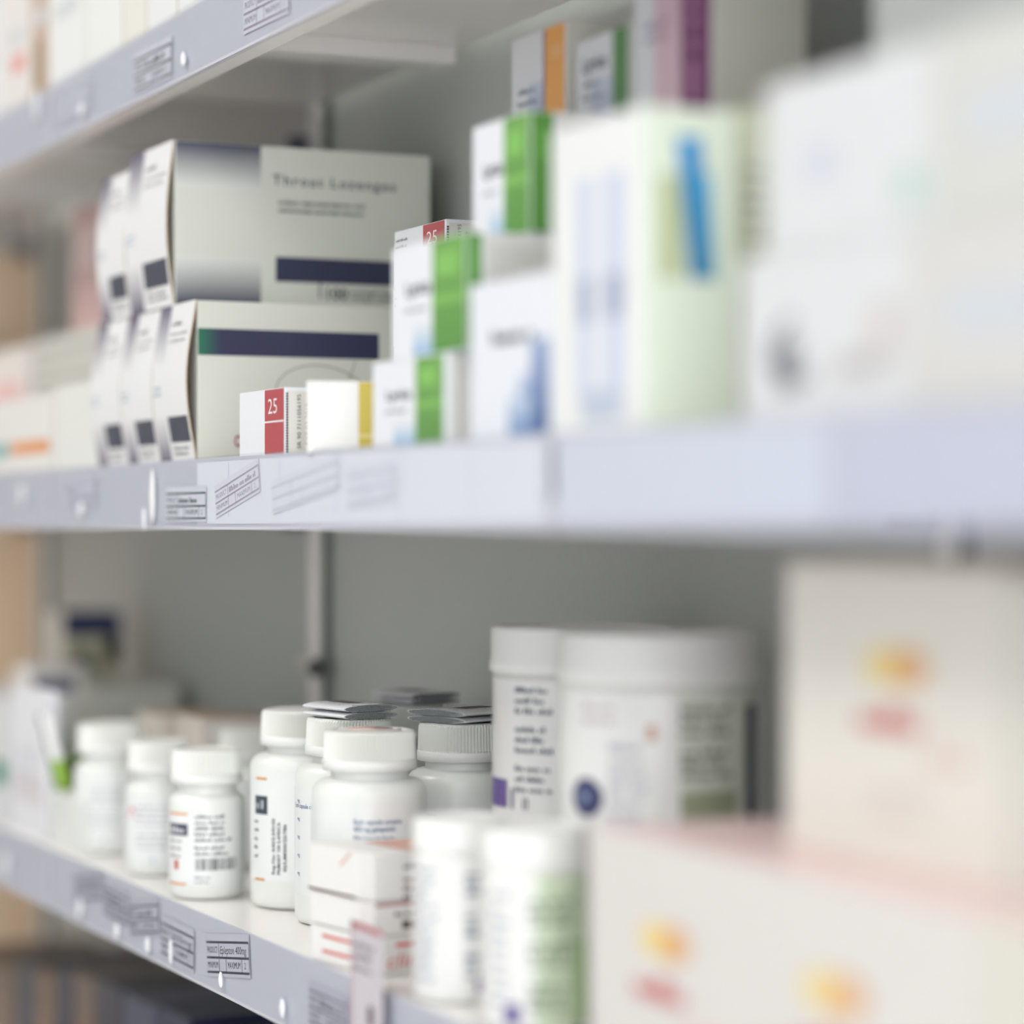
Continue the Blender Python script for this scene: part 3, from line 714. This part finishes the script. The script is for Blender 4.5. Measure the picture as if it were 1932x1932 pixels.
# ------------------------------------------------------------------ tubs
def tub(loc, H, R, lid_h, label, group, lab, seg=72, small=False):
    t = thing('medicine_tub', (loc[0], loc[1], loc[2]+.0002), label, 'tub', group)
    b = MB(); b.lathe([(R*.88, 0), (R*.95, .001), (R*.965, .004), (R*.965, H-lid_h*.5)], seg, rgb(238, 239, 234)); b.build('tub_body', M_PLAS, t)
    b = MB(); z0 = H-lid_h
    b.lathe([(R*.97, z0), (R*1.0, z0+.0006), (R*1.0, z0+lid_h*.22), (R*.985, z0+lid_h*.27), (R*.985, H-.002), (R*.965, H-.0005), (R*.93, H), (R*.90, H), (R*.88, H-.0012), (R*.1, H-.0012)], seg, rgb(242, 243, 240)); b.build('lid', M_PLAS, t)
    phi = math.atan2(-loc[1], -loc[0]); Rl = R*.965+.0002
    b = MB(); fl = lambda u, v: (Rl*math.cos(phi+u/R), Rl*math.sin(phi+u/R), v)
    b.grid(fl, -R*2.9, R*2.9, H*.04, z0-.003, 60, 1, rgb(238, 238, 236), True)
    def fn(u, v, e=.0005): return ((Rl+e)*math.cos(phi+u/R), (Rl+e)*math.sin(phi+u/R), v)
    lab(b, fn, H*.04, z0-.003, R); b.build('label', M_LABEL, t); return t
def lab_tubA(b, fn, z0, z1, R):
    G1 = rgb(104, 112, 124)
    for q in range(3): b.rows(fn, -.0375, -.0135, z1-.006-q*.0195, 3, .0052, .0028, G1, 5+q)
    b.grid(fn, -.066, -.0445, z1-.064, z1-.050, 4, 1, rgb(98, 72, 150)); b.grid(fn, -.041, -.039, z1-.064, z1-.054, 1, 1, rgb(120, 120, 140))
    b.text(fn, 'II', -.033, z1-.064, .006, rgb(120, 122, 140), .004)
def lab_tubB(b, fn, z0, z1, R):
    G1 = rgb(96, 104, 96); GL = rgb(226, 230, 216)
    b.grid(lambda u, v: fn(u, v, .0002), .010, .058, z0, z1, 24, 1, GL)
    b.rows(fn, -.040, -.018, z1-.008, 2, .006, .003, rgb(206, 190, 196), 9)
    b.rows(fn, -.024, -.004, z1-.026, 6, .0062, .0034, rgb(190, 188, 202), 5)
    b.grid(fn, -.0055, -.001, z1-.021, z1-.014, 1, 1, rgb(206, 160, 136))
    for q in range(2): b.rows(fn, .010, .040, z1-.009-q*.019, 3, .0052, .0034, G1, 25+q)
    b.grid(fn, .010, .040, z1-.058, z1-.044, 14, 1, rgb(166, 172, 144))
    b.grid(fn, .048, .060, z1-.090, z1-.006, 3, 1, rgb(66, 70, 90))
    n = 16; r = .0085; cx, cz = -.0370, z1-.0475
    for i in range(14):
        y = -r+2*r*(i+.5)/14; q = (r*r-y*y)**.5*1.15
        b.grid(fn, cx-q, cx+q, cz+y-r/14, cz+y+r/14, 5, 1, rgb(56, 54, 104))
    b.grid(lambda u, v: fn(u, v, .0007), cx-.004, cx+.002, cz-.002, cz+.0025, 1, 1, rgb(130, 150, 180))
p = XY(1096, 1.355); tub((p[0], p[1], BOT), .1690, .0468, .0235, 'large white tub with purple square on its label, behind left', 'large white tubs', lab_tubA)
p = XY(1243, 1.225); tub((p[0], p[1], BOT), .1715, .0472, .0235, 'large white tub with navy dot and dark panel beside the tall carton', 'large white tubs', lab_tubB)
def lab_s1(b, fn, z0, z1, R):
    G1 = rgb(140, 146, 160)
    b.rows(fn, -.024, -.010, z1-.006, 10, .0056, .0026, rgb(170, 172, 190), 7)
    for q in range(3): b.rows(fn, .003, .016, z1-.008-q*.019, 3, .0042, .0028, G1, 3+q)
    b.grid(fn, .020, .026, z1-.012, z1-.020, 1, 1, rgb(232, 190, 196))
    b.grid(fn, .008, .013, z0+.002, z0+.008, 1, 1, rgb(110, 90, 150))
def lab_s2(b, fn, z0, z1, R):
    G1 = rgb(92, 112, 92)
    b.grid(lambda u, v: fn(u, v, .00015), .0, .032, z0, z1, 24, 1, rgb(206, 222, 192))
    b.grid(lambda u, v: fn(u, v, .0003), .019, .032, z0, z0+.036, 12, 1, rgb(176, 208, 152))
    for q in range(3): b.rows(fn, -.003, .019, z1-.013-q*.018, 3, .0044, .0030, G1, 31+q)
    b.rows(fn, -.022, -.010, z1-.010, 9, .0058, .0026, rgb(176, 178, 192), 4)
    b.grid(fn, -.014, -.007, z0+.001, z0+.010, 1, 1, rgb(92, 74, 150))
p = XY(866, 1.237); tub((p[0], p[1], BOT), .0845, .0223, .0150, 'small white tub at the front, left of the greenish labelled tub', 'small white tubs at the front edge', lab_s1, 56)
p = XY(1010, 1.165); tub((p[0], p[1], BOT), .0880, .0246, .0160, 'small white tub with green tinted label touching the cartons', 'small white tubs at the front edge', lab_s2, 56)

# --- cartons with sun logo
def sunbox(X0, X1, Y0, Y1, Z0, Z1, label, lu=.5, body=rgb(226, 222, 218)):
    k = Carton(X0, X1, Y0, Y1, Z0, Z1, body, bev=.0012); w, h = k.w, k.h
    lv = h*.62 if Z0 < BOT+.01 else h*.66
    f = k.fn('F', .0002); cx = w*lu; n = 24
    def half(cxx, r, col, sx=1.0, sy=.7, e=0):
        ff = k.fn('F', .0002+e); pts = [ff(cxx+r*sx*math.cos(2*PI*i/n), lv+r*sy*math.sin(2*PI*i/n)) for i in range(n)]
        k.b.add(pts, [tuple(range(n))], col)
    half(cx-.008, .012, rgb(240, 218, 150), 1.3, .6); half(cx+.006, .011, rgb(230, 178, 122), 1.0, .65, .0002)
    k.r('F', cx-.027, cx+.020, lv-.0235, 1, .01, .0095, rgb(206, 92, 92), 21)
    k.r('F', cx+.018, cx+.050, lv-.033, 1, .01, .0060, rgb(232, 186, 180), 22)
    k.r('F', cx-.02, cx+.02, lv-.046, 2, .008, .003, rgb(224, 206, 204), 4)
    k.q('S', .001, k.d-.001, .001, h-.001, rgb(214, 210, 196))
    e = MB(); e.box(-w/2+.001, w/2-.001, -k.d/2+.001, k.d/2-.001, h-.0004, h-.0001, rgb(240, 212, 210))
    return k.done('medicine_carton', label, 'box', 'cartons with an orange sun logo', [('pink_top', e)])
YL = .476; XL = Xf(1112, YL); cw = .134; ztop = EYE-.1215
sunbox(XL, XL+cw, YL, .636, BOT, ztop, 'white carton with orange sun logo and pink top, lower row beside the small tub', .50)
sunbox(XL+cw+.001, XL+2*cw+.001, YL, .636, BOT, ztop, 'white carton with orange sun logo and pink top, lower row at the right corner', .40)
sunbox(XL+2*cw+.002, XL+3*cw+.002, YL, .636, BOT, ztop, 'nearest pale carton at the bottom right edge of the row', .5, rgb(222, 220, 208))
XU = Xf(1482, .514)
sunbox(XU, XU+.140, .514, .640, ztop, EYE-.0135, 'tall pale carton with sun logo standing on the pink topped row', .56, rgb(232, 229, 220))
sunbox(XU+.142, XU+.27, .514, .640, ztop, EYE-.016, 'pale carton at the right edge on top of the pink topped row', .7, rgb(222, 221, 212))

# --- far left of bottle shelf
k = Carton(Xf(22, .480), Xf(86, .480), .480, .490, BOT, EYE-.116, rgb(236, 236, 240)); w, h = k.w, k.h
k.r('F', w*.15, w*.85, h*.55, 4, .008, .003, rgb(206, 206, 216), 3); k.q('F', w*.1, w*.9, h*.2, h*.4, rgb(226, 218, 222))
k.done('medicine_box', 'white upright box at the far left beside the green and white flap')
k = Carton(Xf(-110, .480), Xf(16, .480), .480, .53, BOT, EYE-.128, rgb(222, 222, 224)); w, h = k.w, k.h
k.q('F', w*.8, w*.99, h*.3, h*.5, rgb(90, 150, 126)); k.done('medicine_box', 'greyish box with green mark at the left edge of the bottle shelf')
k = Carton(Xf(97, .480), Xf(152, .480), .480, .502, BOT, EYE-.184, rgb(236, 238, 234)); k.r('F', .01, .04, .030, 3, .006, .002, rgb(206, 210, 212), 4)
k.done('medicine_box', 'low white box between the green flap and short bottles')
k = Carton(Xf(104, .512), Xf(152, .512), .512, .535, BOT, EYE-.169, rgb(132, 186, 60)); k.done('medicine_box', 'bright green box partly hidden behind the short bottles')
# leaning flap (open carton tongue)
b = MB(); L = .052
def fl(u, v): return (u-.005-v*.25, 0, v)
b.grid(fl, .002, .010, 0, .020, 1, 1, rgb(150, 190, 50)); b.grid(fl, .002, .010, .020, L, 1, 1, rgb(242, 242, 242))
b.grid(fl, .0, .002, 0, .020, 1, 1, rgb(40, 86, 36)); b.grid(fl, .0, .002, .020, L, 1, 1, rgb(50, 54, 50))
vs = list(b.v)
for f_, c_ in list(zip(b.f, b.c)): b.add([(vs[i][0], .0006, vs[i][2]) for i in reversed(f_)], [(0, 1, 2, 3)], c_[0])
o = b.build('card_divider', M_CARD, None, (Xf(118, .490), .490, EYE-.184+.0002)); o.rotation_euler.z = PI/2-TH
tag(o, 'leaning white and green card tongue at the left of the bottle shelf', 'card')

c0 = XY(118, 2.2)
k = Carton(c0[0]-.05, c0[0], c0[1], c0[1]+.050, BOT, EYE-.073, rgb(226, 222, 212)); h = k.h
k.q('S', .0005, .0495, h-.020, h-.0005, rgb(34, 46, 92)); k.q('S', .0005, .0495, .001, h-.020, rgb(196, 194, 168))
n = 16; f = k.fn('S', .0003); k.b.add([f(.018+.008*math.cos(2*PI*i/n), h-.042+.011*math.sin(2*PI*i/n)) for i in range(n)], [tuple(range(n))], rgb(86, 96, 86))
k.q('S', .036, .0495, h-.042, h-.021, rgb(150, 90, 130)); k.q('T', 0, k.w, 0, k.d, rgb(34, 46, 92))
k.done('medicine_box', 'tall box with navy band and dark round mark at the back left')
c0 = XY(56, 2.08)
k = Carton(c0[0]-.05, c0[0], c0[1], c0[1]+.046, BOT, EYE-.111, rgb(230, 226, 220)); h = k.h
k.q('S', .003, .036, h-.021, h-.010, rgb(110, 114, 142)); k.q('S', .0005, .045, .001, h-.024, rgb(216, 214, 206))
k.done('medicine_box', 'low box with slate blue band in front of the navy banded box')
c0 = (Xf(165, .572), .572)
k = Carton(c0[0]-.12, c0[0], c0[1], c0[1]+.075, BOT, EYE-.128, rgb(220, 220, 212)); k.q('S', .001, .074, k.h*.2, k.h*.6, rgb(206, 206, 196)); k.q('S', .002, .074, k.h*.6, k.h*.68, rgb(150, 156, 146))
k.done('medicine_carton', 'wide pale grey carton behind the farthest short bottle')
k = Carton(-1.820, -1.765, .548, .600, BOT, EYE-.132, rgb(226, 218, 206)); k.q('T', .002, k.w-.002, .002, k.d-.002, rgb(196, 164, 134)); k.q('S', .02, .045, k.h*.3, k.h*.9, rgb(236, 234, 228))  # tan on the top is shade between the boxes, put into the colour
k.done('medicine_box', 'cream box with tan top behind the short bottles, left one')
k = Carton(-1.752, -1.697, .556, .610, BOT, EYE-.130, rgb(226, 216, 206)); k.q('T', .002, k.w-.002, .002, k.d-.002, rgb(190, 156, 126)); k.q('S', .004, .024, k.h*.3, k.h*.95, rgb(238, 236, 230))  # same shade painted in tan on this top
k.done('medicine_box', 'cream box with tan top behind the short bottles, right one')

# ------------------------------------------------------------------ top shelf boxes
eds = [-70, 8, 58, 92, 160, 232, 276, 334, 420, 500]
tl = ['white box at the left edge of the top shelf', 'white box with a red blotch on the top shelf', 'tan sided narrow box on the top shelf',
      'broad white box on the top shelf right of the tan one', 'white box in the middle of the top shelf row', 'narrow cream box before the brown gaps on the top shelf',
      'white box between two brown edges on the top shelf', 'white box right of the brown edges on the top shelf', 'white box at the top edge nearest on the top shelf']
tc_ = [rgb(236, 236, 236), rgb(236, 230, 226), rgb(206, 182, 166), W, rgb(238, 240, 236), rgb(236, 234, 224), W, W, W]
for i in range(9):
    k = Carton(Xf(eds[i], .479)+.0012, Xf(eds[i+1], .479)-.0012, .479, .56, TOP, TOP+.10+.006*(i % 3), tc_[i]); w, h = k.w, k.h
    if i == 1: k.q('F', w*.3, w*.8, h*.30, h*.42, rgb(230, 160, 150))
    if i == 2: k.q('F', w*.2, w*.7, h*.1, h*.4, rgb(170, 150, 120))
    k.q('S', .0005, .08, .001, h-.001, TAN)
    k.q('F', w*.2, w*.8, h*.5, h*.6, rgb(214, 218, 220))
    k.done('medicine_box', tl[i], 'box', 'row of boxes on the top shelf')

# ------------------------------------------------------------------ dark goods on the lowest shelf
dk = [(-60, 30, rgb(104, 86, 74), .115), (34, 64, rgb(52, 54, 72), .13), (66, 100, rgb(126, 100, 80), .13), (104, 134, rgb(50, 52, 70), .14),
      (138, 178, rgb(116, 96, 82), .145), (182, 228, rgb(52, 52, 66), .15), (232, 292, rgb(74, 78, 104), .15), (298, 356, rgb(22, 32, 70), .155),
      (360, 420, rgb(26, 34, 72), .15), (424, 500, rgb(20, 28, 64), .155), (506, 600, rgb(24, 32, 66), .15)]
dn = ['brown box at the far left of the dark lowest shelf', 'first slate binder on the lowest shelf from the left', 'tan upright box between two slate binders on the lowest shelf', 'second slate binder on the lowest shelf from the left',
      'wide tan box on the dark lowest shelf', 'charcoal binder right of the wide tan box', 'grey blue binder with violet patch on the lowest shelf', 'navy binder right of the grey blue binder', 'navy binder in the middle of the lowest shelf',
      'navy binder below the strip ticket', 'rightmost navy binder on the lowest shelf']
for i, (a, b_, col, hh) in enumerate(dk):
    bay = None
    k = Carton(Xf(a, .535), Xf(b_, .535), .535, .640, LOW, LOW+hh, col, bev=.002); w, h = k.w, k.h
    k.q('F', w*.2, w*.8, h*.45, h*.75, tuple(min(1, q*1.5) for q in col[:3])+(1,))
    if i == 6: k.q('F', w*.1, w*.7, h*.2, h*.45, rgb(104, 96, 150), e=.0003)
    k.done('file_binder' if 'binder' in dn[i] else 'medicine_box', dn[i], 'binder' if 'binder' in dn[i] else 'box', 'dark goods on the lowest shelf')
for i, (px, R) in enumerate([(30, .03), (150, .028), (262, .026), (395, .026)]):
    X = Xf(px, .505)
    b = MB(); b.lathe([(R*.9, 0), (R, .002), (R, .068), (R*1.04, .069), (R*1.04, .082), (R*.95, .086), (R*.3, .088)], 40, rgb(176, 148, 118) if i != 1 else rgb(40, 48, 84))
    tag(b.build('ointment_jar', M_PLAS, None, (X, .505, LOW+.0002)), ['beige jar at the far left of the lowest shelf', 'dark blue jar among the beige jars on the lowest shelf', 'beige jar in the middle of the lowest shelf front', 'beige jar farthest right on the lowest shelf'][i], 'jar', 'jars on the lowest shelf')

# ------------------------------------------------------------------ lights
def ceiling_light(x, y, label, e):
    t = thing('ceiling_light', (x, y, 2.7), label, 'ceiling light', 'ceiling light panels')
    b = MB(); b.box(-.32, .32, -.32, .32, -.03, 0, W, .004); b.build('frame', M_DULL, t)
    m = bpy.data.materials.get('panel_glow')
    if not m:
        m = bpy.data.materials.new('panel_glow'); m.use_nodes = True; p = m.node_tree.nodes['Principled BSDF']
        p.inputs['Emission Color'].default_value = (1, .98, .95, 1); p.inputs['Emission Strength'].default_value = 4
    b = MB(); b.box(-.29, .29, -.29, .29, -.034, -.0305, W); b.build('diffuser', m, t)
    la = bpy.data.lights.new('panel_lamp', 'AREA'); la.shape = 'SQUARE'; la.size = .58; la.energy = e; la.color = (1, .985, .96)
    o = bpy.data.objects.new('panel_lamp', la); COL.objects.link(o); o.parent = t; o.location = (0, 0, -.04)
for x, y, e, l in ((-.6, -.5, 1.5, 'square ceiling light panel over the aisle near the viewer'), (-2.0, -.5, 9, 'square ceiling light panel over the aisle at its far end'), (.7, -.5, .8, 'square ceiling light panel behind the viewer')):
    ceiling_light(x, y, l, e)
w = bpy.data.worlds.new('World'); SC.world = w; w.use_nodes = True
bg = w.node_tree.nodes['Background']; bg.inputs[0].default_value = (.95, .97, 1.0, 1); bg.inputs[1].default_value = 2.6

# ------------------------------------------------------------------ camera
cd = bpy.data.cameras.new('camera'); cam = bpy.data.objects.new('camera', cd); COL.objects.link(cam)
cam.location = (0, 0, EYE)
cam.rotation_euler = (PI/2, 0, PI/2-TH)
cd.sensor_width = 36; cd.sensor_fit = 'HORIZONTAL'; cd.lens = F/1932*36; cd.shift_y = (HOR-966)/1932
cd.clip_start = .05; cd.clip_end = 50
cd.dof.use_dof = True; cd.dof.focus_distance = 1.445; cd.dof.aperture_fstop = 2.25
SC.camera = cam
SC.view_settings.view_transform = 'Standard'; SC.view_settings.look = 'None'; SC.view_settings.gamma = 1; SC.view_settings.exposure = 0.22
